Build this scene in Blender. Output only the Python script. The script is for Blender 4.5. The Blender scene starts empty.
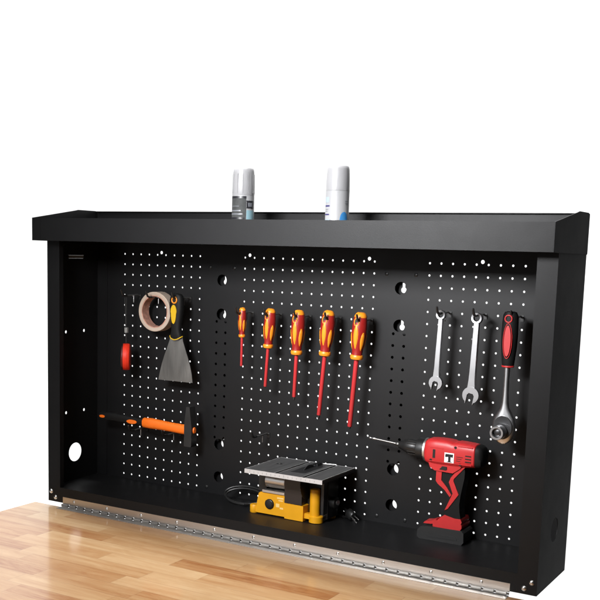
import bpy, bmesh, math, random
from mathutils import Vector, Matrix
from mathutils.geometry import tessellate_polygon
random.seed(7)
S = 0.0254                       # everything below is written in inches
PI = math.pi
SC = bpy.context.scene
COL = SC.collection

# ------------------------------------------------------------------ materials
def mat(name, col, rough=0.5, metal=0.0, spec=0.5, coat=0.0, bump=0.0, bscale=300.0, var=0.0, vscale=40.0,
        rvar=0.0, trans=0.0, stretch=None, coat_rough=0.1, sss=0.0):
    m = bpy.data.materials.new(name); m.use_nodes = True
    nt = m.node_tree; b = nt.nodes['Principled BSDF']
    b.inputs['Base Color'].default_value = (*col, 1)
    b.inputs['Roughness'].default_value = rough
    b.inputs['Metallic'].default_value = metal
    b.inputs['Specular IOR Level'].default_value = spec
    b.inputs['Coat Weight'].default_value = coat
    b.inputs['Coat Roughness'].default_value = coat_rough
    b.inputs['Transmission Weight'].default_value = trans
    b.inputs['Subsurface Weight'].default_value = sss; b.inputs['Subsurface Radius'].default_value = (1, 1, 1); b.inputs['Subsurface Scale'].default_value = 0.03
    tc = nt.nodes.new('ShaderNodeTexCoord'); src = tc.outputs['Object']
    if stretch:
        mp = nt.nodes.new('ShaderNodeMapping'); mp.inputs['Scale'].default_value = stretch
        nt.links.new(src, mp.inputs['Vector']); src = mp.outputs['Vector']
    if bump:
        n = nt.nodes.new('ShaderNodeTexNoise'); n.inputs['Scale'].default_value = bscale; n.inputs['Detail'].default_value = 3
        nt.links.new(src, n.inputs['Vector'])
        bp = nt.nodes.new('ShaderNodeBump'); bp.inputs['Strength'].default_value = bump; bp.inputs['Distance'].default_value = 0.0006
        nt.links.new(n.outputs['Fac'], bp.inputs['Height']); nt.links.new(bp.outputs['Normal'], b.inputs['Normal'])
    if var:
        n = nt.nodes.new('ShaderNodeTexNoise'); n.inputs['Scale'].default_value = vscale; n.inputs['Detail'].default_value = 5
        nt.links.new(src, n.inputs['Vector'])
        r = nt.nodes.new('ShaderNodeMapRange'); r.inputs['From Min'].default_value = 0.25; r.inputs['From Max'].default_value = 0.75
        r.inputs['To Min'].default_value = 1 - var; r.inputs['To Max'].default_value = 1 + var
        nt.links.new(n.outputs['Fac'], r.inputs['Value'])
        mx = nt.nodes.new('ShaderNodeVectorMath'); mx.operation = 'SCALE'; mx.inputs[0].default_value = col
        nt.links.new(r.outputs['Result'], mx.inputs['Scale']); nt.links.new(mx.outputs['Vector'], b.inputs['Base Color'])
    if rvar:
        n = nt.nodes.new('ShaderNodeTexNoise'); n.inputs['Scale'].default_value = 22; n.inputs['Detail'].default_value = 6
        nt.links.new(src, n.inputs['Vector'])
        r = nt.nodes.new('ShaderNodeMapRange'); r.inputs['From Min'].default_value = 0.3; r.inputs['From Max'].default_value = 0.7
        r.inputs['To Min'].default_value = rough - rvar; r.inputs['To Max'].default_value = rough + rvar
        nt.links.new(n.outputs['Fac'], r.inputs['Value']); nt.links.new(r.outputs['Result'], b.inputs['Roughness'])
    return m

M = {}
M['black'] = mat('black_powder_coat', (0.0075, 0.0075, 0.008), 0.47, spec=0.25, bump=0.18, bscale=900, rvar=0.02)
M['rubber'] = mat('black_rubber', (0.006, 0.006, 0.006), 0.6, spec=0.22, bump=0.3, bscale=700)
M['casing'] = mat('dark_grey_casing', (0.016, 0.016, 0.016), 0.42, bump=0.15, bscale=600)
M['vinyl'] = mat('black_vinyl', (0.010, 0.010, 0.010), 0.4)
M['steel'] = mat('bright_steel', (0.72, 0.71, 0.69), 0.28, metal=1, rvar=0.07, var=0.06)
M['chrome'] = mat('satin_chrome', (0.74, 0.74, 0.75), 0.3, metal=1, rvar=0.03)
M['hinge'] = mat('brushed_hinge_steel', (0.68, 0.65, 0.62), 0.38, metal=1, rvar=0.06, bump=0.15, bscale=160, stretch=(0.05, 1, 1))
M['hdark'] = mat('dark_hinge_gap', (0.05, 0.045, 0.04), 0.5, metal=1)
M['blade'] = mat('ground_blade_steel', (0.40, 0.39, 0.37), 0.42, metal=1, rvar=0.08, var=0.16, vscale=60, bump=0.2, bscale=240, stretch=(1, 1, 0.25))
M['wrench'] = mat('satin_wrench_steel', (0.47, 0.47, 0.48), 0.36, metal=1, bump=0.08, rvar=0.02, bscale=500)
M['hook'] = mat('dull_hook_steel', (0.34, 0.335, 0.33), 0.45, metal=1)
M['drive'] = mat('dark_steel', (0.06, 0.06, 0.062), 0.4, metal=0.8, rvar=0.08)
M['red'] = mat('red_plastic', (0.47, 0.020, 0.022), 0.42, bump=0.1, bscale=900, var=0.05)
M['sred'] = mat('screwdriver_red', (0.25, 0.010, 0.008), 0.38, coat=0.12, var=0.06)
M['shaft'] = mat('red_insulation', (0.42, 0.026, 0.030), 0.34, coat=0.1)
M['amber'] = mat('amber_grip', (0.70, 0.23, 0.012), 0.4, var=0.06)
M['yellow'] = mat('saw_yellow', (0.72, 0.33, 0.006), 0.42, bump=0.12, bscale=700, var=0.05)
M['pyellow'] = mat('bright_yellow_plastic', (0.55, 0.34, 0.012), 0.38)
M['orange'] = mat('orange_grip', (0.85, 0.16, 0.008), 0.5, bump=0.15, bscale=500, var=0.05)
M['redor'] = mat('red_case', (0.68, 0.032, 0.012), 0.5, spec=0.3, var=0.04)
M['iron'] = mat('black_forged_iron', (0.016, 0.016, 0.016), 0.5, bump=0.3, bscale=250, rvar=0.08)
M['tape'] = mat('masking_tape', (0.43, 0.34, 0.27), 0.62, var=0.08, vscale=30, bump=0.15, bscale=400)
M['core'] = mat('tape_core', (0.42, 0.22, 0.16), 0.7, var=0.4, vscale=120)
M['alu'] = mat('cast_aluminium', (0.68, 0.67, 0.65), 0.38, metal=1, rvar=0.08, bump=0.25, bscale=350)
M['plate'] = mat('grey_table_plate', (0.10, 0.10, 0.10), 0.45, metal=0.3, bump=0.4, bscale=260, rvar=0.08, var=0.3, vscale=150, stretch=(1, .06, 1))
M['rail'] = mat('white_aluminium_rail', (0.50, 0.49, 0.485), 0.5, metal=0.25, var=0.05)
M['brown'] = mat('dark_brown_guard', (0.022, 0.016, 0.014), 0.35)
M['white'] = mat('white_label', (0.85, 0.85, 0.84), 0.4)
M['can'] = mat('white_enamel', (0.25, 0.25, 0.256), 0.4, rvar=0.04)
M['cap'] = mat('milky_cap_plastic', (0.26, 0.258, 0.265), 0.35, coat=0.05, sss=0.5)
M['tin'] = mat('tin_rim', (0.62, 0.62, 0.63), 0.25, metal=1)
M['grlab'] = mat('grey_label', (0.040, 0.042, 0.042), 0.7, spec=0.25, var=0.3, vscale=90)
M['blklab'] = mat('black_label', (0.015, 0.015, 0.018), 0.35)
M['teal'] = mat('pale_blue_label', (0.17, 0.28, 0.32), 0.4, var=0.1)
M['blue'] = mat('blue_label', (0.03, 0.15, 0.34), 0.35, var=0.15, vscale=80)
M['pblue'] = mat('faint_blue_label', (0.25, 0.30, 0.34), 0.4)
M['navy'] = mat('navy_print', (0.03, 0.025, 0.10), 0.4)
M['grprint'] = mat('grey_print', (0.13, 0.135, 0.15), 0.4)
M['fabric'] = mat('dark_cord', (0.02, 0.02, 0.02), 0.8)
M['greyclip'] = mat('grey_clip', (0.22, 0.22, 0.21), 0.5)
M['backdrop'] = mat('white_backdrop_paper', (0.88, 0.88, 0.88), 0.95, spec=0.1)
M['slot'] = mat('grey_slot_steel', (0.16, 0.155, 0.15), 0.5, metal=0.3)

def wood_material():
    m = bpy.data.materials.new('butcher_block_wood'); m.use_nodes = True
    nt = m.node_tree; L = nt.links; b = nt.nodes['Principled BSDF']
    def nd(t, **k):
        n = nt.nodes.new(t)
        for a, v in k.items(): setattr(n, a, v)
        return n
    def mth(op, a, b2=None, c=None):
        n = nd('ShaderNodeMath', operation=op)
        for i, v in enumerate((a, b2, c)):
            if v is None: continue
            if isinstance(v, (int, float)): n.inputs[i].default_value = v
            else: L.new(v, n.inputs[i])
        return n.outputs[0]
    tc = nd('ShaderNodeTexCoord'); sp = nd('ShaderNodeSeparateXYZ'); L.new(tc.outputs['Object'], sp.inputs[0])
    W, LEN = 2.0 * S, 11.5 * S
    yv = mth('DIVIDE', sp.outputs['Y'], W); row = mth('FLOOR', yv)
    w1 = nd('ShaderNodeTexWhiteNoise', noise_dimensions='1D'); L.new(row, w1.inputs['W'])
    ll = mth('MULTIPLY_ADD', w1.outputs['Value'], 0.55, 0.75)               # stave length differs from row to row
    w1b = nd('ShaderNodeTexWhiteNoise', noise_dimensions='1D'); L.new(mth('ADD', row, 91.7), w1b.inputs['W'])
    xs = mth('ADD', mth('DIVIDE', mth('DIVIDE', sp.outputs['X'], LEN), ll), mth('MULTIPLY', w1b.outputs['Value'], 7.3))
    cell = mth('FLOOR', xs)
    cv = nd('ShaderNodeCombineXYZ'); L.new(row, cv.inputs[0]); L.new(cell, cv.inputs[1])
    w2 = nd('ShaderNodeTexWhiteNoise', noise_dimensions='2D'); L.new(cv.outputs[0], w2.inputs['Vector'])
    # grain, shifted per stave
    off = nd('ShaderNodeVectorMath', operation='SCALE'); L.new(w2.outputs['Color'], off.inputs[0]); off.inputs['Scale'].default_value = 9.0
    ad = nd('ShaderNodeVectorMath', operation='ADD'); L.new(tc.outputs['Object'], ad.inputs[0]); L.new(off.outputs[0], ad.inputs[1])
    mp = nd('ShaderNodeMapping'); mp.inputs['Scale'].default_value = (2.2, 34, 10); L.new(ad.outputs[0], mp.inputs['Vector'])
    g1 = nd('ShaderNodeTexNoise'); g1.inputs['Scale'].default_value = 1.6; g1.inputs['Detail'].default_value = 7; g1.inputs['Roughness'].default_value = 0.62
    g1.inputs['Distortion'].default_value = 0.5
    L.new(mp.outputs[0], g1.inputs['Vector'])
    mp2 = nd('ShaderNodeMapping'); mp2.inputs['Scale'].default_value = (7, 260, 60); L.new(ad.outputs[0], mp2.inputs['Vector'])
    g2 = nd('ShaderNodeTexNoise'); g2.inputs['Scale'].default_value = 2.2; g2.inputs['Detail'].default_value = 4; L.new(mp2.outputs[0], g2.inputs['Vector'])
    v = mth('ADD', mth('MULTIPLY', w2.outputs['Value'], 0.46), mth('MULTIPLY', g1.outputs['Fac'], 0.80))
    mp3 = nd('ShaderNodeMapping'); mp3.inputs['Scale'].default_value = (7, 20, 10); L.new(ad.outputs[0], mp3.inputs['Vector'])
    g3 = nd('ShaderNodeTexNoise'); g3.inputs['Scale'].default_value = 1.3; g3.inputs['Detail'].default_value = 6; g3.inputs['Roughness'].default_value = 0.7; g3.inputs['Distortion'].default_value = 1.2
    L.new(mp3.outputs[0], g3.inputs['Vector'])
    v = mth('ADD', v, mth('MULTIPLY', mth('SUBTRACT', g3.outputs['Fac'], 0.5), 0.5))
    v = mth('ADD', v, mth('MULTIPLY', g2.outputs['Fac'], 0.24))
    rp = nd('ShaderNodeValToRGB'); L.new(mth('SUBTRACT', v, 0.18), rp.inputs['Fac'])
    e = rp.color_ramp.elements
    e[0].position = 0.14; e[0].color = (0.17, 0.058, 0.014, 1)
    e[1].position = 0.92; e[1].color = (0.56, 0.37, 0.195, 1)
    for p_, c_ in ((0.30, (0.31, 0.120, 0.033, 1)), (0.46, (0.40, 0.205, 0.080, 1)), (0.66, (0.47, 0.275, 0.125, 1))):
        q = e.new(p_); q.color = c_
    # thin joint lines between the staves
    fy = mth('FRACT', yv); fx = mth('FRACT', xs)
    jy = mth('LESS_THAN', mth('MINIMUM', fy, mth('SUBTRACT', 1.0, fy)), 0.012)
    jx = mth('LESS_THAN', mth('MINIMUM', fx, mth('SUBTRACT', 1.0, fx)), 0.0022)
    mx = nd('ShaderNodeMix', data_type='RGBA', blend_type='MULTIPLY'); L.new(mth('MULTIPLY', mth('MAXIMUM', jy, jx), 0.35), mx.inputs['Factor'])
    L.new(rp.outputs['Color'], mx.inputs['A']); mx.inputs['B'].default_value = (0.35, 0.22, 0.14, 1)
    L.new(mx.outputs['Result'], b.inputs['Base Color'])
    b.inputs['Roughness'].default_value = 0.42
    b.inputs['Coat Weight'].default_value = 0.75; b.inputs['Coat Roughness'].default_value = 0.13; b.inputs['Coat IOR'].default_value = 1.45
    bp = nd('ShaderNodeBump'); bp.inputs['Strength'].default_value = 0.12; bp.inputs['Distance'].default_value = 0.0004
    L.new(g2.outputs['Fac'], bp.inputs['Height']); L.new(bp.outputs['Normal'], b.inputs['Normal'])
    n3 = nd('ShaderNodeTexNoise'); n3.inputs['Scale'].default_value = 9; n3.inputs['Detail'].default_value = 3; L.new(tc.outputs['Object'], n3.inputs['Vector'])
    bp2 = nd('ShaderNodeBump'); bp2.inputs['Strength'].default_value = 0.06; bp2.inputs['Distance'].default_value = 0.004
    L.new(n3.outputs['Fac'], bp2.inputs['Height']); L.new(bp2.outputs['Normal'], b.inputs['Coat Normal'])
    return m
M['wood'] = wood_material()

# ------------------------------------------------------------------ mesh helpers
class MB:
    def __init__(s, base=(0, 0, 0)):
        s.bm = bmesh.new(); s.base = Vector(base)
    def _new(s, vs, fs, bevel=0.0, seg=2, xf=None):
        t = bmesh.new()
        bv = [t.verts.new(Vector(v)) for v in vs]
        for f in fs:
            try: t.faces.new([bv[i] for i in f])
            except ValueError: pass
        if bevel:
            ed = [e for e in t.edges if len(e.link_faces) == 2 and e.calc_face_angle(0) > 0.6]
            bmesh.ops.bevel(t, geom=ed, offset=bevel, segments=seg, profile=0.5, affect='EDGES', clamp_overlap=True)
        if xf: bmesh.ops.transform(t, matrix=xf, verts=t.verts)
        mp = {v: s.bm.verts.new(v.co) for v in t.verts}
        for f in t.faces:
            try: s.bm.faces.new([mp[v] for v in f.verts])
            except ValueError: pass
        t.free(); return s
    def box(s, x0, x1, y0, y1, z0, z1, bevel=0.0, seg=2, xf=None):
        vs = [(x0, y0, z0), (x1, y0, z0), (x1, y1, z0), (x0, y1, z0), (x0, y0, z1), (x1, y0, z1), (x1, y1, z1), (x0, y1, z1)]
        return s._new(vs, [(3, 2, 1, 0), (4, 5, 6, 7), (0, 1, 5, 4), (1, 2, 6, 5), (2, 3, 7, 6), (3, 0, 4, 7)], bevel, seg, xf)
    def prism(s, poly, y0, y1, bevel=0.0, seg=2, xf=None):
        """outline in (x, z) extruded along y"""
        a = sum(poly[i][0] * poly[(i + 1) % len(poly)][1] - poly[(i + 1) % len(poly)][0] * poly[i][1] for i in range(len(poly)))
        if a < 0: poly = poly[::-1]
        n = len(poly)
        vs = [(x, y0, z) for x, z in poly] + [(x, y1, z) for x, z in poly]
        fs = [tuple(range(n)), tuple(range(2 * n - 1, n - 1, -1))] + [((i + 1) % n, i, i + n, (i + 1) % n + n) for i in range(n)]
        return s._new(vs, fs, bevel, seg, xf)
    def tube(s, pts, r, n=12, caps=True):
        pts = [Vector(p) for p in pts]; k = len(pts)
        rs = r if isinstance(r, (list, tuple)) else [r] * k
        rings = []; up = None
        for i, p in enumerate(pts):
            d = (pts[min(i + 1, k - 1)] - pts[max(i - 1, 0)]).normalized()
            if up is None:
                up = d.orthogonal().normalized()
            up = (up - d * up.dot(d)).normalized(); w = d.cross(up)
            rings.append([s.bm.verts.new(p + (up * math.cos(2 * PI * j / n) + w * math.sin(2 * PI * j / n)) * rs[i]) for j in range(n)])
        for i in range(k - 1):
            for j in range(n):
                s.bm.faces.new((rings[i][j], rings[i][(j + 1) % n], rings[i + 1][(j + 1) % n], rings[i + 1][j]))
        if caps:
            s.bm.faces.new(rings[0][::-1]); s.bm.faces.new(rings[-1])
        return s
    def lathe(s, prof, o, axis=(0, 0, 1), n=36, a0=None, a1=None, ref=None, squash=1.0, caps=True, off=0.0):
        """prof = (radius, height); angle measured from ref (default -y)"""
        ax = Vector(axis).normalized()
        rf = Vector(ref) if ref else (Vector((0, -1, 0)) if abs(ax.y) < 0.9 else Vector((1, 0, 0)))
        rf = (rf - ax * rf.dot(ax)).normalized(); w = ax.cross(rf)
        full = a0 is None
        A = [2 * PI * j / n for j in range(n)] if full else [a0 + (a1 - a0) * j / n for j in range(n + 1)]
        rings = []
        for rr, h in prof:
            rr = rr + off
            rings.append([s.bm.verts.new(Vector(o) + ax * h + (rf * math.cos(a) * squash + w * math.sin(a)) * rr) for a in A])
        m = len(A)
        for i in range(len(rings) - 1):
            for j in range(m if full else m - 1):
                q = (rings[i][j], rings[i][(j + 1) % m], rings[i + 1][(j + 1) % m], rings[i + 1][j])
                try: s.bm.faces.new(q)
                except ValueError: pass
        if caps and full:
            if prof[0][0] > 1e-4: s.bm.faces.new(rings[0][::-1])
            if prof[-1][0] > 1e-4: s.bm.faces.new(rings[-1])
        return s
    def torus(s, o, axis, R, r, n=32, k=10):
        ax = Vector(axis).normalized(); u = ax.orthogonal().normalized(); w = ax.cross(u)
        return s.loop([Vector(o) + (u * math.cos(2 * PI * i / n) + w * math.sin(2 * PI * i / n)) * R for i in range(n)], r, k)
    def loop(s, pts, r, k=10):
        pts = [Vector(p) for p in pts]; n = len(pts); rings = []
        c = sum(pts, Vector()) / n
        nrm = (pts[0] - c).cross(pts[n // 4] - c).normalized()
        for i, p in enumerate(pts):
            d = (pts[(i + 1) % n] - pts[i - 1]).normalized(); o = d.cross(nrm).normalized()
            rings.append([s.bm.verts.new(p + (o * math.cos(2 * PI * j / k) + nrm * math.sin(2 * PI * j / k)) * r) for j in range(k)])
        for i in range(n):
            for j in range(k):
                s.bm.faces.new((rings[i][j], rings[i][(j + 1) % k], rings[(i + 1) % n][(j + 1) % k], rings[(i + 1) % n][j]))
        return s
    def loft(s, secs, caps=True):
        rings = [[s.bm.verts.new(Vector(p)) for p in sec] for sec in secs]; n = len(secs[0])
        for i in range(len(rings) - 1):
            for j in range(n):
                s.bm.faces.new((rings[i][j], rings[i][(j + 1) % n], rings[i + 1][(j + 1) % n], rings[i + 1][j]))
        if caps: s.bm.faces.new(rings[0][::-1]); s.bm.faces.new(rings[-1])
        return s
    def sheet(s, outer, holes, P0, P1):
        """flat panel with real holes; outer/holes are 2-D loops, P0/P1 map a 2-D point to front and back"""
        loops = [[Vector((a, b, 0)) for a, b in outer]] + [[Vector((a, b, 0)) for a, b in h] for h in holes]
        flat = [p for l in loops for p in l]
        tris = tessellate_polygon(loops)
        f = [s.bm.verts.new(Vector(P0(p.x, p.y))) for p in flat]; b = [s.bm.verts.new(Vector(P1(p.x, p.y))) for p in flat]
        for t in tris:
            try: s.bm.faces.new([f[i] for i in t])
            except ValueError: pass
            try: s.bm.faces.new([b[i] for i in reversed(t)])
            except ValueError: pass
        k = 0
        for l in loops:
            n = len(l)
            for i in range(n):
                i0, i1 = k + i, k + (i + 1) % n
                try: s.bm.faces.new((f[i0], f[i1], b[i1], b[i0]))
                except ValueError: pass
            k += n
        return s
    def build(s, name, material, parent=None, smooth=40, label=None):
        bmesh.ops.recalc_face_normals(s.bm, faces=s.bm.faces)
        for v in s.bm.verts: v.co = (v.co - s.base) * S
        me = bpy.data.meshes.new(name); s.bm.to_mesh(me); s.bm.free()
        if smooth:
            me.polygons.foreach_set('use_smooth', [True] * len(me.polygons)); me.set_sharp_from_angle(angle=math.radians(smooth))
        me.materials.append(material)
        o = bpy.data.objects.new(name, me); COL.objects.link(o)
        if parent is not None and parent.type == 'EMPTY':
            o.parent = parent
        elif parent is not None:
            o.parent = parent
        else:
            o.location = s.base * S
        if label: o['label'] = label
        return o

def thing(name, label, cat, base, group=None):
    o = bpy.data.objects.new(name, None); COL.objects.link(o); o.location = Vector(base) * S
    o.empty_display_size = 0.02
    o['label'] = label; o['category'] = cat
    if group: o['group'] = group
    return o
def circ(x, z, r, n=14): return [(x + r * math.cos(2 * PI * i / n + 0.1), z + r * math.sin(2 * PI * i / n + 0.1)) for i in range(n)]
def dup(root, base, label, group=None):
    r = root.copy(); COL.objects.link(r); r.location = Vector(base) * S; r['label'] = label
    if group: r['group'] = group
    for ch in list(root.children):
        c = ch.copy(); COL.objects.link(c); c.parent = r
        for g in ch.children:
            d = g.copy(); COL.objects.link(d); d.parent = c
    return r

# ------------------------------------------------------------------ setting
wl = MB((20, 60, -60))
# a paper sweep: flat floor, curved corner, tall wall
prof = [(-60, -60), (-35, -60), (-10, -60)]
for i in range(1, 25):
    a = PI / 2 * i / 24; prof.append((-10 + 70 * math.sin(a), 10 - 70 * math.cos(a)))
prof += [(60, 60), (60, 170)]
for i in range(len(prof) - 1):
    (y0, z0), (y1, z1) = prof[i], prof[i + 1]
    vs = [wl.bm.verts.new((x, y, z)) for x, y, z in ((-190, y0, z0), (53, y0, z0), (53, y1, z1), (-190, y1, z1))]
    wl.bm.faces.new(vs)
bmesh.ops.remove_doubles(wl.bm, verts=wl.bm.verts, dist=0.001)
bd = wl.build('backdrop', M['backdrop'], smooth=60); bd['kind'] = 'structure'

# ------------------------------------------------------------------ worktop and hinge
XL, XR, YF, ZB, ZF = -3.5, 44.5, -7.16, -23.91, -22.5
wt = MB((20, -20, -24.25)).box(-5.0, 46.0, -34.0, -7.42, -25.6, -24.25, bevel=0.07).build('worktop', M['wood'])
wt['label'] = 'honey coloured butcher block worktop of glued staves in front of the black cabinet'; wt['category'] = 'worktop'

B = (20, -7.3, -24.2)
h = thing('piano_hinge', 'long bare steel hinge strip between the wooden top and the black cabinet', 'hinge', B)
MB(B).box(-1.6, 42.5, -7.205, -7.165, -23.98, -23.31).build('upper_leaf', M['hinge'], h)
MB(B).box(-1.6, 42.5, -8.15, -7.30, -24.246, -24.205).build('lower_leaf', M['hinge'], h)
kn = MB(B); gp = MB(B)
x = -1.6
while x < 42.45:
    kn.lathe([(0.10, 0), (0.125, 0.02), (0.125, 0.80), (0.10, 0.82)], (x, -7.34, -24.06), (1, 0, 0), n=12); x += 0.98
gp.tube([(-1.6, -7.34, -24.06), (42.5, -7.34, -24.06)], 0.085, 8)
kn.build('knuckle', mat('worn_knuckle_steel', (0.36, 0.345, 0.33), 0.5, metal=1, rvar=0.1, var=0.25, vscale=60), h); gp.build('pin', M['hdark'], h)
for i in range(11):
    sx = -0.2 + 4.05 * i
    MB(B).lathe([(0.13, 0), (0.125, 0.03), (0.08, 0.06), (0.0, 0.07)], (sx, -7.204, -23.60), (0, -1, 0), n=14).build('screw', M['steel'], h)
    MB(B).lathe([(0.13, 0), (0.125, 0.02), (0.06, 0.03), (0.0, 0.03)], (sx + 2.0, -7.82, -24.206), (0, 0, 1), n=14).build('screw', M['steel'], h)

# ------------------------------------------------------------------ cabinet
B = (20.5, -3.5, ZB)
cab = thing('tool_cabinet', 'wide black steel pegboard tool cabinet open at the front with a shelf on top', 'tool cabinet', B)
HR = 0.093
pg = MB(B)
P0 = lambda a, b: (a, 0.0, b); P1 = lambda a, b: (a, 0.055, b)
ZT = 1.06
def panel(xa, xb, n, x0, extra):
    # three bands so that each tessellated piece stays small
    hs = [circ(x0 + k, 0, HR) for k in range(n)] + [circ(ex, 0.225, 0.16) for ex in extra]
    pg.sheet([(xa, ZT), (xa, -0.5), (xb, -0.5), (xb, ZT)], hs, P0, P1)
    for z0 in range(1, 23):
        zb = -(z0 + 0.5) if z0 < 22 else -22.52
        pg.sheet([(xa, -(z0 - 0.5)), (xa, zb), (xb, zb), (xb, -(z0 - 0.5))], [circ(x0 + k, -z0, HR) for k in range(n)], P0, P1)
panel(-3.4, 9.5, 10, 0, (4.48,))
panel(13.5, 27.5, 14, 14, (14.5, 26.5))
panel(31.5, 44.4, 10, 32, (36.5,))
KEY = (-2.15, -5.3, -17.65, -20.8)
for cx in (11.5, 29.5):
    bands = [(ZT, -3.5), (-3.5, -5.85), (-5.85, -9.5), (-9.5, -13.5), (-13.5, -16.5), (-16.5, -19), (-19, -22.52)]
    zs = [-6.0 - 1.0 * i for i in range(12)]
    for zt, zb in bands:
        hs = [circ(cx, k, 0.53, 28) for k in KEY if zb < k < zt]
        hs += [circ(cx + d, k, 0.13, 12) for k in zs for d in (-0.5, 0.5) if zb + .14 < k < zt - .14]
        pg.sheet([(cx - 2, zt), (cx - 2, zb), (cx + 2, zb), (cx + 2, zt)], hs, P0, P1)
pg.build('pegboard_panel', M['black'], cab, smooth=0)
for cx in (11.5, 29.5):                                    # upright channel behind each strip: its own keyholes show through
    u = MB(B); q0 = lambda a, b: (a, 0.72, b); q1 = lambda a, b: (a, 0.77, b)
    for zt, zb, ks in ((0.9, -3.7, (-2.15,)), (-3.7, -16, (-5.3,)), (-16, -19.2, (-17.65,)), (-19.2, -22.5, (-20.8,))):
        hs = []
        for k in ks:
            if k > -10:                                     # keyhole: round below, slot above
                key = [(0.25 * math.cos(a) - .03, 0.25 * math.sin(a) - 0.17) for a in [PI * 0.66 + i * (2 * PI - 0.32 * PI) / 20 for i in range(21)]]
                key += [(0.10, 0.42), (-0.16, 0.42)]
            else:
                key = [(0.43 * math.cos(2 * PI * i / 26) + 0.22, 0.43 * math.sin(2 * PI * i / 26)) for i in range(26)]
            hs.append([(cx + a, k + b) for a, b in key])
        u.sheet([(cx - 1.7, zt), (cx - 1.7, zb), (cx + 1.7, zb), (cx + 1.7, zt)], hs, q0, q1)
    u.box(cx - 1.75, cx - 1.70, 0.06, 0.77, -22.5, 0.9).box(cx + 1.70, cx + 1.75, 0.06, 0.77, -22.5, 0.9)
    u.build('upright_channel', M['black'], cab, smooth=0)
    for sx in (-1.33, 1.33):
        for sz in (-1.0, -21.95):
            MB(B).lathe([(0.17, 0), (0.16, 0.04), (0.09, 0.075), (0, 0.08)], (cx + sx, 0, sz), (0, -1, 0), n=16).build('bolt', M['vinyl'], cab)
# side panels with cable hole, shelf-pin holes and grip slot
for sgn, xo in ((1, XL), (-1, XR)):
    sp = MB(B); xi = xo + 0.06 * sgn
    q0 = lambda a, b: (xo, a, b); q1 = lambda a, b: (xi, a, b)
    ZT2 = 1.06
    sp.sheet([(-7.10, ZT2), (0.5, ZT2), (0.5, -6), (-7.10, -6)],
             [[(-4.28, -0.55), (-2.12, -0.55), (-2.12, -0.25), (-4.28, -0.25)]] if sgn > 0 else [], q0, q1)
    sp.sheet([(-7.10, -6), (0.5, -6), (0.5, -12), (-7.10, -12)], [circ(-4.67, -7.64, 0.15), circ(-2.06, -7.64, 0.15)] if sgn > 0 else [], q0, q1)
    sp.sheet([(-7.10, -12), (0.5, -12), (0.5, -17.5), (-7.10, -17.5)], [circ(-4.67, -15.6, 0.15), circ(-2.06, -15.6, 0.15)] if sgn > 0 else [], q0, q1)
    sp.sheet([(-7.10, -17.5), (0.5, -17.5), (0.5, ZB), (-7.10, ZB)], [circ(-3.37, -19.72, 0.94, 36)], q0, q1)
    # front flange and its return, back flange
    a, b = sorted((xo, xo + 1.5 * sgn)); sp.box(a, b, YF, YF + 0.06, ZB, ZT2)
    a, b = sorted((xo + 1.44 * sgn, xo + 1.5 * sgn)); sp.box(a, b, YF + 0.06, YF + 0.55, ZF + 0.02, ZT2 - .01)
    a, b = sorted((xi + 0.003 * sgn, xo + 1.32 * sgn)); sp.box(a, b, -0.05, -0.003, ZF + 0.03, ZT2 - .01)
    sd = sp.build('side_panel', M['black'], cab, smooth=0)
    if sgn > 0:
        MB(B).box(xo + 0.02, xo + 0.05, -4.275, -2.125, -0.545, -0.255).build('slot_cover', M['slot'], sd, smooth=0)
    for bx, bz in ((0.40, -22.95), (0.95, -23.47)):
        MB(B).lathe([(0.22, 0), (0.215, 0.04), (0.15, 0.11), (0.07, 0.14), (0, 0.145)], (xo + bx * sgn, YF, bz), (0, -1, 0), n=20).build('bolt', M['steel'], cab)
    for by in (-5.0, -2.6):                                 # bolts that hold the shelf, just under it
        MB(B).lathe([(0.15, 0), (0.14, 0.09), (0, 0.1)], (xi, by, 0.78), (sgn, 0, 0), n=12).build('bolt', M['vinyl'], cab)
# floor tray with its front lip
ft = MB(B)
ft.box(XL + 0.07, XR - 0.07, YF + 0.09, -0.005, ZF - 0.06, ZF)
ft.box(XL + 1.503, XR - 1.503, YF - 0.002, YF + 0.085, ZB, ZF + 0.05, bevel=0.02)
ft.box(XL + 0.08, XR - 0.08, YF + 0.1, 0.4, ZB + .01, ZB + 0.06)
ft.build('floor_tray', M['black'], cab, smooth=30)
# shelf on top: ceiling sheet, front lip, back rim, end caps that rise to the rear
sh = MB(B)
sh.box(XL - 0.06, XR + 0.06, -8.9, 0.15, 1.075, 1.135)
sh.box(XL - 0.06, XR + 0.06, -8.99, -8.93, 1.07, 3.12, bevel=0.012)
sh.box(XL - 0.06, XR + 0.06, -8.925, -8.55, 3.06, 3.118)                # rolled return of the lip
sh.box(XL - 0.05, XR + 0.05, 0.12, 0.18, 1.0, 4.10)
sh.box(XL - 0.05, XR + 0.05, -0.28, 0.115, 4.04, 4.095)                 # rolled return of the rim
sh.box(XL - 0.05, XR + 0.05, -0.012, 0.112, 2.9, 2.98)
shelf = sh.build('shelf_tray', M['black'], cab, smooth=30)
for sgn, xo in ((1, XL - 0.13), (-1, XR + 0.13)):
    e = MB(B)
    pl = [(-9.0, 1.06), (0.2, 1.0), (0.2, 4.03), (-0.25, 4.12), (-2.75, 4.12), (-3.1, 4.05), (-9.0, 3.125)]
    q0 = lambda a, b: (xo, a, b); q1 = lambda a, b: (xo + 0.06 * sgn, a, b)
    e.sheet(pl, [], q0, q1)
    e.box(*sorted((xo + 0.061 * sgn, xo + 1.0 * sgn)), -9.008, -8.993, 1.085, 3.105, bevel=0.004)
    e.build('end_cap', M['black'], shelf, smooth=0)

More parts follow.
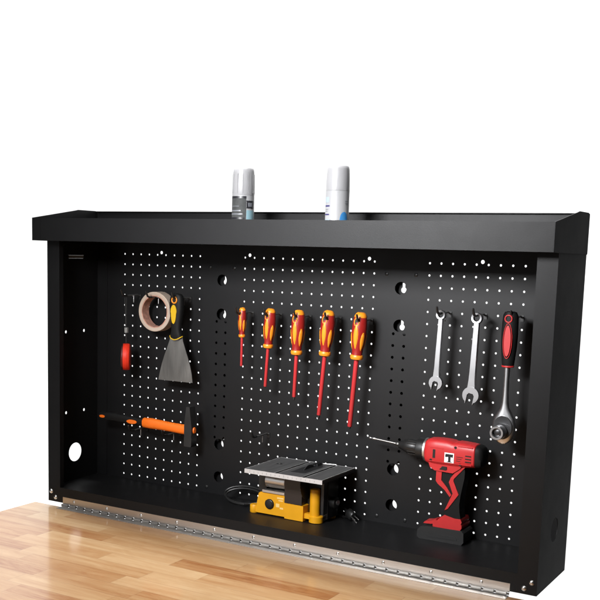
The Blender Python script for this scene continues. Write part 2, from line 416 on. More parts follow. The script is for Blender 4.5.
# ------------------------------------------------------------------ peg hooks
def make_hook(base, label):
    t = thing('peg_hook', label, 'hook', base, 'steel peg hooks in the pegboard')
    x, y, z = base
    a = MB(base)
    a.tube([(x, 0.12, z), (x, 0, z), (x, -0.25, z), (x, -0.45, z + 0.10), (x, -2.2, z + 0.06)], 0.075, 10)
    a.tube([(x, -1.05, z + 0.08), (x, -1.08, z - 0.1), (x, -1.08, z - 0.62)], 0.05, 8)
    a.build('arm', M['hook'], t)
    MB(base).box(x - 0.13, x + 0.13, -0.07, -0.004, z - 0.34, z + 0.14, bevel=0.025).build('clip', M['vinyl'], t)
    MB(base).tube([(x, -2.15, z + 0.06), (x, -2.55, z + 0.06), (x, -2.75, z + 0.14), (x, -2.9, z + 0.34), (x, -3.02, z + 0.62), (x, -3.03, z + 0.66)],
                  [0.10, 0.10, 0.10, 0.095, 0.085, 0.04], 10).build('tip', M['vinyl'], t)
    return t
hk = make_hook((17, 0, -16), 'empty steel peg hook sticking out of the board above the yellow saw')
for px, pz, lb in ((2, -4, 'peg hook carrying the red round tape measure by its cord'), (5, -4, 'peg hook holding up the roll of masking tape'),
                   (8, -4, 'peg hook through the handle of the wide putty knife'), (3, -17, 'peg hook under the black grip of the hammer'),
                   (7, -17, 'peg hook under the orange handle of the hammer near its head'),
                   (15, -5, 'peg hook through the smallest red screwdriver'), (18, -5, 'peg hook through the second smallest red screwdriver'),
                   (21, -5, 'peg hook through the middle red screwdriver of five'), (24, -5, 'peg hook through the second largest red screwdriver'),
                   (27, -5, 'peg hook through the largest red screwdriver'), (34, -4.1, 'peg hook through the ring of the shorter wrench'),
                   (37, -4.15, 'peg hook through the ring of the longer wrench'), (40, -4, 'peg hook through the ratchet handle')):
    dup(hk, (px, 0, round(pz)), lb)

# ------------------------------------------------------------------ tape roll
B = (5.14, -1.9, -7.2)
t = thing('tape_roll', 'roll of beige masking tape hanging beside the putty knife', 'tape', B)
c = (5.14, -0.85, -5.33)
MB(B).lathe([(1.54, 0), (1.54, 1.04), (1.57, 1.06), (1.85, 1.06), (1.88, 1.03), (1.88, 0.02), (1.85, 0), (1.54, 0)], c, (0, -1, 0), n=64, caps=False).build('tape_winding', M['tape'], t)
MB(B).lathe([(1.45, 0.01), (1.45, 1.03), (1.538, 1.03), (1.538, 0.01), (1.45, 0.01)], c, (0, -1, 0), n=64, caps=False).build('cardboard_core', M['core'], t)

# ------------------------------------------------------------------ red tape measure on a cord
B = (2.05, -2.25, -11.15)
t = thing('tape_measure', 'small round red tape measure hanging edge on by a dark cord', 'tape measure', B)
ax = Vector((0.82, 0.57, 0)); c = Vector((2.05, -2.25, -9.83))
prof = [(r_, 0.74 * h_) for r_, h_ in ((0.0, -0.56), (1.05, -0.56), (1.22, -0.50), (1.28, -0.40), (1.29, 0.2), (1.26, 0.42), (1.18, 0.52), (1.0, 0.56), (0, 0.56))]
MB(B).lathe(prof, c, ax, n=48, ref=(0, 0, 1), caps=False).build('case', M['redor'], t)
MB(B).lathe([(1.29, -0.37), (1.305, -0.35), (1.305, -0.29), (1.285, -0.26)], c, ax, n=48, ref=(0, 0, 1), caps=False).build('rim_band', M['vinyl'], t)
MB(B).lathe([(1.285, 0.05), (1.302, 0.06), (1.302, 0.09), (1.285, 0.1)], c, ax, n=48, ref=(0, 0, 1), caps=False).build('seam_ridge', M['redor'], t)
MB(B).tube([(2.0, -2.3, -3.86), (2.0, -2.42, -4.2), (2.02, -2.35, -5.6), (2.04, -2.3, -7.0), (2.05, -2.25, -8.5)], 0.045, 8) \
    .tube([(2.0, -2.3, -3.86), (2.0, -2.18, -4.2), (2.03, -2.22, -5.6), (2.05, -2.24, -7.0)], 0.045, 8).build('cord', M['fabric'], t)
MB(B).box(1.90, 2.2, -2.34, -2.12, -7.5, -7.0, bevel=0.05).build('cord_clip', M['greyclip'], t)

# ------------------------------------------------------------------ putty knife
B = (7.85, -2.0, -11.8)
t = thing('putty_knife', 'wide steel putty knife with black and yellow handle', 'putty knife', B)
lt = [(-0.70, -7.5), (-0.78, -7.9), (-1.05, -8.6), (-1.38, -9.4), (-1.66, -10.2), (-1.86, -10.9), (-2.04, -11.74)]
rt = [(1.92, -11.72), (1.80, -10.9), (1.62, -10.2), (1.34, -9.4), (1.02, -8.6), (0.76, -7.9), (0.68, -7.5)]
MB(B).prism([(7.85 + a, z) for a, z in lt + rt], -2.03, -1.97).build('blade', M['blade'], t)
secs = []
for z, hw, hd in ((-3.50, 0.30, 0.20), (-3.56, 0.55, 0.32), (-3.75, 0.72, 0.40), (-4.1, 0.80, 0.44), (-4.8, 0.82, 0.46), (-5.5, 0.76, 0.45), (-6.2, 0.62, 0.42), (-6.8, 0.56, 0.40), (-7.2, 0.64, 0.38), (-7.5, 0.74, 0.36), (-7.66, 0.76, 0.30)):
    secs.append([(7.85 + .89 * hw * math.copysign(abs(math.cos(a)) ** 0.75, math.cos(a)), -2 + hd * math.copysign(abs(math.sin(a)) ** 0.8, math.sin(a)), z) for a in [2 * PI * j / 28 for j in range(28)]])
hd_ = MB(B).loft(secs).build('handle', M['rubber'], t)
el = [(7.82 + 0.34 * math.sin(a) * (1.0 if math.cos(a) > 0 else 0.85), -5.25 + (0.72 if math.cos(a) > 0 else 1.05) * math.cos(a)) for a in [2 * PI * i / 30 for i in range(30)]]
MB(B).prism(el, -2.50, -2.40, bevel=0.03).build('grip_insert', M['pyellow'], hd_)
MB(B).torus((7.86, -2.44, -4.1), (0, 1, 0), 0.27, 0.075, 28).build('hanging_eye', M['amber'], hd_)
MB(B).lathe([(0.0, 0), (0.2, 0)], (7.86, -2.45, -4.1), (0, -1, 0), n=20, caps=False).build('eye_hole', M['vinyl'], hd_)
MB(B).tube([(7.85 + 0.70 * math.cos(a), -2 - 0.36 * abs(math.sin(a)) - 0.02, -7.62 + 0.16 * math.cos(2 * a)) for a in [PI - PI * i / 16 for i in range(17)]], 0.05, 8).build('collar_trim', M['pyellow'], hd_)

# ------------------------------------------------------------------ hammer
B = (9.6, -2.0, -17.75)
t = thing('hammer', 'black cross pein hammer with black and orange handle lying on two hooks', 'hammer', B)
def bar(mb, st, n=20, yc=-2.0, e=0.85):
    mb.loft([[(x, yc + hy * math.copysign(abs(math.cos(a)) ** e, math.cos(a)), zc + hz * math.copysign(abs(math.sin(a)) ** e, math.sin(a))) for a in [2 * PI * j / n for j in range(n)]] for x, zc, hz, hy in st])
    return mb
bar(MB(B), [(-1.38, -15.97, .2, .16), (-1.32, -15.97, .36, .28), (-1.15, -15.97, .42, .34), (0.5, -15.9, .43, .36), (2, -16.0, .42, .36), (3.2, -16.04, .40, .34), (4.35, -16.09, .44, .36)]).build('grip', M['rubber'], t)
bar(MB(B), [(4.05, -16.08, .40, .33), (4.15, -16.08, .48, .38), (5.0, -16.08, .52, .41), (6.2, -16.12, .47, .38), (7.6, -16.18, .45, .36), (8.6, -16.22, .47, .36), (9.15, -16.22, .47, .36)]).build('handle', M['orange'], t)
bar(MB(B), [(9.75, -16.2, .30, .22), (10.05, -16.2, .30, .22), (10.12, -16.2, .24, .18)]).build('handle_end', M['orange'], t)
MB(B).prism([(2.87 + .62 * math.cos(a), -16.1 + .2 * math.sin(a)) for a in [2 * PI * i / 24 for i in range(24)]], -2.40, -2.30, bevel=0.03).build('grip_inlay', M['orange'], t)
MB(B).prism([(-0.85 + .35 * math.cos(a), -15.95 + .14 * math.sin(a)) for a in [2 * PI * i / 20 for i in range(20)]], -2.38, -2.28, bevel=0.03).build('grip_inlay', M['orange'], t)
hs = [(9.40, -13.98), (9.78, -13.98), (9.86, -14.6), (9.98, -15.5), (10.02, -15.8), (10.02, -16.6), (9.98, -16.75), (10.02, -16.95), (10.02, -17.65), (9.95, -17.75), (9.24, -17.75), (9.18, -17.65), (9.18, -16.95), (9.22, -16.75), (9.18, -16.6), (9.18, -15.8), (9.24, -15.2)]
MB(B).prism(hs, -2.44, -1.56, bevel=0.06).build('head', M['iron'], t)

# ------------------------------------------------------------------ screwdrivers
def screwdriver(x, zt, zc, ztip, w, rs, lean, label, bare):
    """hung by the end of the handle at (x, -2); lean = sideways swing of the shaft"""
    B = (x, -2.0, zt)
    t = thing('screwdriver', label, 'screwdriver', B, 'insulated red and yellow screwdrivers in a row')
    t.rotation_euler = (0, lean, 0)
    H = zt - zc; R = w / 2; D = -1
    o = (x, -2.0, zt)
    prof = [(R * 0.62, 0.00), (R * 0.80, 0.05 * H), (R * .90, 0.13 * H), (R * .98, 0.25 * H), (R, 0.36 * H), (R * .97, 0.50 * H), (R * .86, 0.66 * H), (R * .72, 0.78 * H), (R * 0.70, 0.86 * H), (R * .72, 0.905 * H)]
    hp = prof[1:]
    hnd = MB(B).lathe(hp, o, (0, 0, -1), n=40).build('handle', M['sred'], t)
    MB(B).lathe([(0.0, -0.02 * H), (R * .40, -0.02 * H), (R * .62, 0.0), (R * .80, 0.045 * H), (R * .86, 0.075 * H), (R * .84, 0.09 * H)], o, (0, 0, -1), n=40).build('end_cap', M['amber'], hnd)
    def rad(h):
        for (r0, h0), (r1, h1) in zip(prof, prof[1:]):
            if h0 <= h <= h1: return r0 + (r1 - r0) * (h - h0) / (h1 - h0)
        return prof[-1][0]
    # leaf-shaped soft grips let into the handle
    for ac in (-0.02, 1.05, 2.12, 3.19, -1.09, -2.16):
        g = MB(B); rows = []
        h0, h1 = (0.24, 0.76) if abs(ac) < 0.5 or ac > 3 else (0.40, 0.80)
        for i in range(17):
            u = i / 16; hh = (h0 + (h1 - h0) * u) * H; wd = 0.36 * math.sin(PI * min(max(u, .03), .97)) ** 0.55
            row = []
            for j in range(7):
                q = -1 + 2 * j / 6; a = ac + wd * q; rr = rad(hh) + 0.035 * R * 2 * (1 - q ** 4) * min(1, 6 * u, 6 * (1 - u)) + 0.004
                row.append(g.bm.verts.new((x + math.sin(a) * rr, -2 - math.cos(a) * rr, zt - hh)))
            rows.append(row)
        for i in range(16):
            for j in range(6): g.bm.faces.new((rows[i][j], rows[i][j + 1], rows[i + 1][j + 1], rows[i + 1][j]))
        g.build('grip_insert', M['amber'], hnd)
    # hanging hole on the front, rimmed in amber
    hz = zt - 0.16 * H - 0.1; r_ = R * 0.95
    MB(B).loop([(x + 0.27 * R * 1.25 * math.cos(a) - .06 * R, -2 - rad(zt - hz) * 0.985, hz + 0.09 * H * math.sin(a)) for a in [2 * PI * i / 24 for i in range(24)]], 0.05 * R * 1.5).build('hole_rim', M['amber'], hnd)
    v = MB(B); ring = [v.bm.verts.new((x + 0.25 * R * 1.2 * math.cos(a) - .06 * R, -2 - rad(zt - hz) * 1.0, hz + 0.075 * H * math.sin(a))) for a in [2 * PI * i / 24 for i in range(24)]]
    v.bm.faces.new(ring); v.build('hanging_hole', M['vinyl'], hnd)
    MB(B).lathe([(R * .62, 0.895 * H), (R * .80, 0.91 * H), (R * .86, 0.935 * H), (R * .86, 0.97 * H), (R * .76, 1.0 * H), (R * .35, 1.01 * H)], o, (0, 0, -1), n=36).build('collar', M['amber'], hnd)
    L = zt - ztip; b = bare
    MB(B).lathe([(rs, H), (rs, L - b), (rs * .88, L - b + 0.03)], o, (0, 0, -1), n=20).build('shaft', M['shaft'], t)
    MB(B).lathe([(rs * .62, L - b), (rs * .62, L - b * .4), (rs * .3, L)], o, (0, 0, -1), n=14).build('tip', M['drive'], t)
screwdriver(15.12, -4.47, -7.08, -9.80, .72, .115, 0.00, 'smallest red and yellow screwdriver, first of the row of five', .14)
screwdriver(18.08, -4.42, -7.85, -11.45, 1.06, .145, math.radians(3.2), 'second smallest red and yellow screwdriver, beside the smallest one', .14)
screwdriver(20.93, -4.41, -8.22, -12.30, 1.20, .165, math.radians(1.9), 'middle red and yellow screwdriver of the row of five', .34)
screwdriver(23.87, -4.30, -8.12, -13.75, 1.22, .18, math.radians(4.2), 'second longest red and yellow screwdriver, beside the longest one', .42)
screwdriver(26.90, -4.31, -8.20, -14.22, 1.28, .20, math.radians(4.0), 'longest red and yellow screwdriver, last of the row of five', .22)

# ------------------------------------------------------------------ combination wrenches
def wrench(x, zr, zo, R, ew, sw, label):
    B = (x, -2.0, zr)
    t = thing('combination_wrench', label, 'wrench', B, 'steel combination wrenches')
    y0, y1 = -2.13, -1.87
    # shank, thicker in the middle than at its edges
    secs = []
    n = 8
    for i in range(n + 1):
        u = i / n; z = zr - R * 0.9 + (zo + ew * 0.42 - zr + R * .9) * u; wv = sw * (0.86 + 0.28 * u) * (1 + 0.25 * max(0, (u - .85) / .15)); xx = x - 0.16 * u
        secs.append([(xx - wv, -2.0 - .02, z), (xx - wv * .72, y0, z), (xx + wv * .72, y0, z), (xx + wv, -2.02, z), (xx + wv, -1.98, z), (xx + wv * .72, y1, z), (xx - wv * .72, y1, z), (xx - wv, -1.98, z)])
    sk = MB(B).loft(secs)
    sk.build('shank', M['wrench'], t, smooth=25)
    r_in = R * 0.62
    prof = [(r_in, -.17), (R * .92, -.19), (R, -.14), (R, .14), (R * .92, .19), (r_in, .17), (r_in, -.17)]
    MB(B).lathe(prof, (x, -2.0, zr), (0, -1, 0), n=40, caps=False).build('ring_end', M['wrench'], t)
    MB(B).lathe([(r_in, -.15), (r_in * .86, -.15), (r_in * .86, .15), (r_in, .15)], (x, -2, zr), (0, -1, 0), n=24, caps=False).build('ring_insert', M['drive'], t)
    # open end: round head with a jaw slot, tilted 15 degrees
    xo = x - 0.16; k = ew / 2; pts = []
    for i in range(31):
        a = math.radians(-58) + math.radians(296) * i / 30
        pts.append((k * math.cos(a), k * math.sin(a)))
    ja = k * 0.44
    pts += [(-ja - .02 , -k * 1.12), (-ja, -k * .95), (-ja, -k * 0.02), (-ja * .6, k * .22), (ja * .6, k * .22), (ja, -k * 0.02), (ja, -k * .95), (ja + .02, -k * 1.12)]
    ct, st = math.cos(math.radians(-10)), math.sin(math.radians(-10))
    pts = [(xo + a * ct - b * st, zo + a * st + b * ct) for a, b in pts]
    MB(B).prism(pts, y0 - .03, y1 + .03, bevel=0.035).build('open_end', M['wrench'], t, smooth=30)
    return t
wrench(34.0, -4.04, -9.55, 0.40, 1.12, 0.245, 'shorter steel combination wrench hanging beside the longer one')
wrench(37.0, -4.14, -10.28, 0.46, 1.34, 0.295, 'longer steel combination wrench hanging beside the ratchet')

# ------------------------------------------------------------------ ratchet
B = (39.85, -2.5, -13.9)
t = thing('ratchet_wrench', 'chrome ratchet wrench with black and red grip and a socket on its head', 'ratchet', B)
secs = []
for z, hw, hd in ((-3.45, .35, .25), (-3.5, .55, .38), (-3.75, .70, .46), (-4.3, .76, .50), (-5.2, .78, .52), (-6.2, .74, .50), (-7.0, .64, .44), (-7.6, .56, .40), (-7.72, .50, .36)):
    secs.append([(39.85 + .83 * hw * math.cos(a), -2.5 + hd * math.sin(a), z) for a in [2 * PI * j / 28 for j in range(28)]])
g = MB(B).loft(secs).build('grip', M['rubber'], t)
el = [(39.86 + 0.26 * math.sin(a), -5.7 + 1.18 * math.cos(a)) for a in [2 * PI * i / 32 for i in range(32)]]
MB(B).prism(el, -3.07, -2.95, bevel=0.04).build('grip_insert', M['red'], g)
MB(B).loop([(39.86 + 0.34 * math.sin(2 * PI * i / 36), -2.995, -5.7 + 1.34 * math.cos(2 * PI * i / 36)) for i in range(36)], 0.03, 8).build('grip_outline', M['red'], g)
MB(B).torus((39.84, -2.97, -4.0), (0, 1, 0), 0.27, 0.055, 28).build('hanging_eye', M['red'], g)
MB(B).lathe([(.47, 0), (.50, .05), (.47, .12), (.34, .14)], (39.85, -2.5, -7.62), (0, 0, -1), n=28, squash=.85).build('grip_collar', M['red'], g)
secs = []
for z, hw, hd in ((-7.7, .21, .21), (-8.6, .20, .20), (-9.6, .21, .20), (-10.5, .26, .22), (-10.95, .36, .24), (-11.35, .58, .27), (-11.75, .80, .30), (-12.15, .90, .32), (-12.6, .93, .33), (-13.0, .88, .33), (-13.35, .74, .31), (-13.6, .54, .28), (-13.76, .28, .24), (-13.8, .08, .2)):
    secs.append([(39.82 + hw * math.cos(a), -2.5 + hd * math.copysign(abs(math.sin(a)) ** .7, math.sin(a)), z) for a in [2 * PI * j / 32 for j in range(32)]])
MB(B).loft(secs).build('head', M['chrome'], t)
pl = [(39.82 + hw * s_, z) for s_, seq in ((-1, ((-11.75, .60), (-12.15, .76), (-12.6, .80), (-13.0, .74))), (1, ((-13.0, .74), (-12.6, .80), (-12.15, .76), (-11.75, .60)))) for z, hw in seq]
MB(B).prism([(39.82 + .74 * math.cos(a), -12.45 + .92 * math.sin(a)) for a in [2 * PI * i / 40 for i in range(40)]], -2.88, -2.75, bevel=0.03).build('cover_plate', M['drive'], t)
MB(B).lathe([(.30, 0), (.30, .9), (.2, .95)], (39.72, -2.8, -12.75), (0, -1, 0), n=6).build('drive_post', M['drive'], t)
MB(B).lathe([(.48, .25), (.55, .30), (.55, 1.08), (.52, 1.15), (.38, 1.15), (.36, 1.08), (.36, .5), (0, .5)], (39.72, -2.8, -12.75), (0, -1, 0), n=36, caps=False).build('socket', M['chrome'], t)

# ------------------------------------------------------------------ spray cans
def can_body(B, x, y, r, zt, zc, name='body'):
    return MB(B).lathe([(r * .90, 0), (r * .99, .05), (r, .12), (r * .985, .16), (r * .985, zc - .1 - B[2]), (r * .99, zc - B[2])], (x, y, B[2]), (0, 0, 1), n=56)
def ang(deg): return math.radians(deg)      # 0 = straight out of the board, positive = to the right
def patch(B, mb, x, y, r, a0, a1, z0, z1):
    return mb.lathe([(r, z0 - B[2]), (r, z1 - B[2])], (x, y, B[2]), (0, 0, 1), n=20, a0=ang(a0), a1=ang(a1), caps=False)
zs = 1.14
x, y, r = 16.86, -5.0, 0.95
B = (x, y, zs)
t = thing('spray_can', 'short spray can with grey label and tall white cap on the shelf', 'spray can', B, 'spray cans on the top shelf')
can_body(B, x, y, r, 7.5, 5.25).build('body', M['can'], t)
MB(B).lathe([(r * .99, 0), (r * 1.0, .03), (r * .985, 1.0), (r * .95, 1.85), (r * .92, 2.12), (r * .86, 2.24), (r * .80, 2.27), (0, 2.28)], (x, y, 5.24), (0, 0, 1), n=56).build('cap', M['cap'], t)
cap_r = MB(B)
for k in range(12):
    a = 2 * PI * k / 12
    cap_r.tube([(x + math.sin(a) * r * .985, y - math.cos(a) * r * .985, 5.4), (x + math.sin(a) * r * .95, y - math.cos(a) * r * .95, 7.0)], .03, 6)
cap_r.build('cap_ribs', M['cap'], t)
rr = r * .985 + .012
lab = MB(B); patch(B, lab, x, y, rr, -120, 48, 1.5, 5.12); lab.build('grey_label', M['grlab'], t)
for z0, z1, a0, a1, mm in ((4.98, 5.16, -120, 48, 'blklab'), (4.15, 4.8, 50, 100, 'blklab'), (1.5, 4.0, 50, 100, 'teal'), (3.62, 3.72, -100, 30, 'grprint'), (3.9, 4.0, -90, 20, 'grprint'), (4.3, 4.34, -70, 10, 'grprint'), (4.3, 4.62, 58, 84, 'grprint'), (3.25, 3.4, -60, 40, 'blklab')):
    q = MB(B); patch(B, q, x, y, rr + .008, a0, a1, z0, z1); q.build('label_print', M[mm], t)
x, y, r = 25.85, -5.0, 0.97
B = (x, y, zs)
t = thing('spray_can', 'white spray can with blue spot and navy print on the shelf', 'spray can', B, 'spray cans on the top shelf')
can_body(B, x, y, r, 7.5, 5.55).build('body', M['can'], t)
MB(B).lathe([(r * .985, 0), (r * .99, .03), (r * .97, 1.0), (r * .93, 1.7), (r * .90, 1.86), (r * .82, 1.96), (0, 1.98)], (x, y, 5.56), (0, 0, 1), n=56).build('cap', M['cap'], t)
rr = r * .985 + .012
for z0, z1, a0, a1, mm in ((4.28, 4.4, -50, -12, 'navy'), (3.62, 3.72, -50, -14, 'navy'), (4.05, 4.1, -46, -20, 'grprint'), (3.9, 3.95, -46, -26, 'grprint'), (4.62, 5.05, -46, -16, 'pblue'), (4.7, 4.76, 66, 88, 'grprint'), (4.55, 4.6, 66, 88, 'grprint'), (4.45, 4.5, 70, 88, 'grprint'), (1.5, 3.3, -50, -10, 'pblue')):
    q = MB(B); patch(B, q, x, y, rr, a0, a1, z0, z1); q.build('label_print', M[mm], t)
q = MB(B); rows = []
for i in range(25):                                         # round blue spot wrapped on the can
    u = -1 + 2 * i / 24; wv = math.sqrt(max(0, 1 - u * u)) * 22 + .1
    rows.append([q.bm.verts.new((x + math.sin(ang(63 + wv * (-1 + 2 * j / 8))) * rr, y - math.cos(ang(63 + wv * (-1 + 2 * j / 8))) * rr, 3.28 + 0.62 * u)) for j in range(9)])
for i in range(24):
    for j in range(8): q.bm.faces.new((rows[i][j], rows[i][j + 1], rows[i + 1][j + 1], rows[i + 1][j]))
q.build('label_spot', M['blue'], t)

# ------------------------------------------------------------------ bench saw
B = (22.3, -3.0, ZF)
t = thing('table_saw', 'small yellow bench saw with grey metal table on the cabinet floor', 'table saw', B)
X0, X1, Y0, Y1, ZTT = 18.62, 26.15, -6.55, -0.45, -17.90
tb = MB(B)
gr = [X0 + 3.05, X0 + 5.72]                                 # two mitre grooves
xs = [X0, gr[0] - .13, gr[0] + .13, gr[1] - .13, gr[1] + .13, X1]
for a, b in ((xs[0], xs[1]), (xs[2], xs[3]), (xs[4], xs[5])):
    tb.box(a, b, Y0 + .05, Y1, ZTT - .12, ZTT, bevel=0.025)
top = tb.build('table', M['plate'], t, smooth=30)
MB(B).box(X0, X1, Y0 + .06, Y1 - .01, ZTT - .34, ZTT - .123).build('table_core', M['drive'], top)
MB(B).box(X0 - .015, X1 + .015, Y0 - .03, Y0 + .045, ZTT - .36, ZTT - .002, bevel=0.02).build('front_rail', M['rail'], top)
ed = MB(B)
ed.box(X0 - .02, X0 - .002, Y0 + .05, Y1, ZTT - .14, ZTT - .006); ed.box(X1 - .045, X1 - .002, Y0 + .05, Y1, ZTT + .0005, ZTT + .008); ed.box(X0 + .002, X0 + .045, Y0 + .05, Y1, ZTT + .0005, ZTT + .008); ed.box(X0 + .05, X1 - .05, Y1 - .05, Y1 - .005, ZTT + .0005, ZTT + .008); ed.box(X0, X1, Y1 + .002, Y1 + .02, ZTT - .14, ZTT - .006)
for g_ in gr:
    for d in (-.17, .135): ed.box(g_ + d, g_ + d + .035, Y0 + .06, Y1 - .02, ZTT + .0005, ZTT + .008)
ed.build('edge_trim', M['rail'], top)
tk = MB(B)
for i in range(16): tk.box(X0 + .5 + .42 * i, X0 + .525 + .42 * i, Y0 - .036, Y0 - .028, ZTT - .26, ZTT - (.12 if i % 4 else .06))
tk.build('scale_marks', M['grprint'], top)
ins = MB(B).box(22.35, 23.75, -5.2, -1.3, ZTT + .002, ZTT + .012).build('blade_insert', M['drive'], top)
MB(B).lathe([(0, 0), (.22, .004), (.26, .01), (0.28, .0)], (20.0, -3.0, ZTT + .004), (0, 0, 1), n=24, caps=False).build('adjuster_hole', M['drive'], top)
MB(B).lathe([(0, .02), (.09, .02), (.11, 0)], (20.0, -3.0, ZTT + .012), (0, 0, 1), n=16, caps=False).build('adjuster_screw', M['alu'], top)
bl = MB(B); pts = []
for i in range(120):
    a = 2 * PI * i / 120; rr = 1.5 + (.05 if i % 3 == 0 else 0); pts.append((-3.1 + rr * math.cos(a), ZTT - 1.2 + rr * math.sin(a)))
bl.prism(pts, 22.99, 23.03); 
for v in bl.bm.verts: v.co = Vector((v.co.y, v.co.x, v.co.z))
bl.build('saw_blade', M['drive'], t, smooth=0)
MB(B).box(22.8, 23.2, -1.9, -1.1, ZTT + .0, ZTT + .22, bevel=.06).box(22.93, 23.09, -2.6, -1.4, ZTT + .20, ZTT + .27, bevel=.02).build('riving_knife', M['drive'], t)
MB(B).tube([(23.3, -1.0, ZTT + .10), (24.3, -.75, ZTT + .11)], .05, 8).build('guard_screw', M['hook'], t)
# yellow base
base = MB(B)
base.prism([(18.08, -22.38), (18.14, -22.0), (18.40, -20.62), (18.55, -20.5), (21.3, -20.42), (21.3, -22.38)], -3.8, -1.0, bevel=0.09, seg=3)
base.box(21.18, 23.03, -3.98, -0.9, -22.46, -21.1, bevel=0.08, seg=3)
bs = base.build('base', M['yellow'], t)
for fx, fy, w_, hgt in ((17.80, -3.45, .42, .72), (24.28, -1.15, .44, .72), (17.85, -1.1, .42, .7)):
    MB(B).lathe([(w_ * .92, 0), (w_, .05), (w_, hgt - .06), (w_ * .9, hgt)], (fx, fy, ZF + .002), (0, 0, 1), n=28).build('foot', M['yellow'], bs)
MB(B).lathe([(.55, 0), (.62, .05), (.62, .55), (.55, .62), (.45, .64)], (24.0, -3.35, ZF + .002), (0, 0, 1), n=32).build('foot', M['yellow'], bs)
MB(B).lathe([(.44, 0), (.455, 1.2), (.45, 2.2), (.44, 2.36), (.38, 2.42), (0, 2.43)], (23.88, -3.4, -21.95), (0, 0, 1), n=32).build('height_post', M['yellow'], bs)
MB(B).box(22.95, 23.6, -3.75, -3.2, -22.2, -21.75, bevel=.05).tube([(24.1, -3.0, -22.1), (24.3, -1.4, -22.05)], .13, 10).box(18.0, 18.4, -3.7, -3.2, -22.2, -21.95, bevel=.04).build('foot_link', M['yellow'], bs)
kb = MB(B).lathe([(.46, 0), (.46, .08), (.40, .16), (.36, .17), (.34, .24), (.2, .26), (0, .26)], (19.55, -3.78, -21.45), (0, -1, 0), n=32).build('switch_dial', M['vinyl'], bs)
q = MB(B)
for x0, x1, z0, z1 in ((20.3, 20.95, -20.86, -20.72), (20.45, 20.9, -21.05, -20.95), (20.2, 20.55, -21.62, -21.3), (20.6, 20.95, -21.75, -21.6)):
    q.box(x0, x1, -3.812, -3.802, z0, z1)
q.build('pale_sticker_print', mat('pale_sticker', (0.85, 0.60, 0.22), .45), bs)
# housing, motor and brackets under the table
MB(B).box(21.1, 22.82, -3.9, -1.2, -21.08, -18.27, bevel=0.1, seg=3).build('motor_housing', M['brown'], t)
mt = MB(B).lathe([(.62, 0), (.68, .05), (.68, 2.0), (.62, 2.06)], (18.98, -3.15, -19.4), (1, 0, 0), n=36)
mt.build('motor_can', mat('motor_steel', (0.75, 0.74, 0.73), 0.32, metal=0.75, rvar=.05), t)
MB(B).box(18.85, 21.1, -3.95, -2.6, -20.42, -20.2, bevel=.04).build('motor_cradle', M['alu'], t)
MB(B).box(18.15, 18.95, -3.4, -1.2, -20.45, -18.27, bevel=.05).box(18.9, 21.2, -2.6, -1.2, -20.45, -18.27, bevel=.04).box(22.85, 24.85, -2.9, -1.0, -22.2, -18.27, bevel=.06) \
    .box(24.55, 24.8, -3.6, -1.2, -21.7, -18.27, bevel=.04).box(18.6, 22.5, -2.6, -1.3, -20.6, -20.0).build('frame_bracket', M['vinyl'], t)
MB(B).lathe([(.5, 0), (.52, .1), (.52, .5), (.4, .6), (0, .62)], (24.84, -2.2, -20.8), (1, 0, 0), n=28).build('tilt_knob', M['vinyl'], t)
MB(B).lathe([(.2, 0), (.22, .12), (.0, .14)], (25.45, -2.3, -20.72), (1, -.2, 0), n=16).build('knob_screw', M['alu'], t)
# flex: loops at the left, plug lying at the right
cp = []
for i in range(64):
    a = 2 * PI * 1.75 * i / 63 + 0.5; k = 1 - .003 * i
    cp.append((15.55 + 2.25 * k * math.cos(a), -1.55 + .75 * math.sin(a) - .004 * i, -21.62 + .62 * k * math.sin(a) - .003 * i))
cp = [(18.6, -1.6, -20.7), (18.1, -1.4, -20.9)] + cp + [(17.6, -.6, -22.35), (20, -.45, -22.38), (24.6, -.4, -22.38), (25.3, -.7, -22.36), (25.9, -1.1, -22.2)]
def smoothpath(p, k=4):
    p = [Vector(v) for v in p]; out = []
    for i in range(len(p) - 1):
        p0, p1, p2, p3 = p[max(i - 1, 0)], p[i], p[i + 1], p[min(i + 2, len(p) - 1)]
        for j in range(k):
            u = j / k; out.append(0.5 * ((2 * p1) + (p2 - p0) * u + (2 * p0 - 5 * p1 + 4 * p2 - p3) * u * u + (3 * p1 - p0 - 3 * p2 + p3) * u ** 3))
    return out + [p[-1]]
cd = MB(B).tube(smoothpath(cp, 3), .10, 8).build('power_cord', M['vinyl'], t)
pd = Vector((.82, -.42, -.30)).normalized(); p0 = Vector((25.85, -1.05, -21.75))
MB(B).lathe([(.16, -.5), (.2, 0), (.42, .12), (.45, .7), (.36, .85), (0, .86)], p0, pd, n=20, squash=.7).build('plug', M['vinyl'], cd)
pr = MB(B); sd_ = pd.cross(Vector((0, 0, 1))).normalized()
for d, hh in ((-.2, .05), (.2, .05), (0, -.2)):
    a = p0 + pd * .8 + sd_ * d + Vector((0, 0, hh)); pr.tube([a, a + pd * .62, a + pd * .68], [.05, .05, .03], 8)
pr.build('plug_pin', M['steel'], cd)

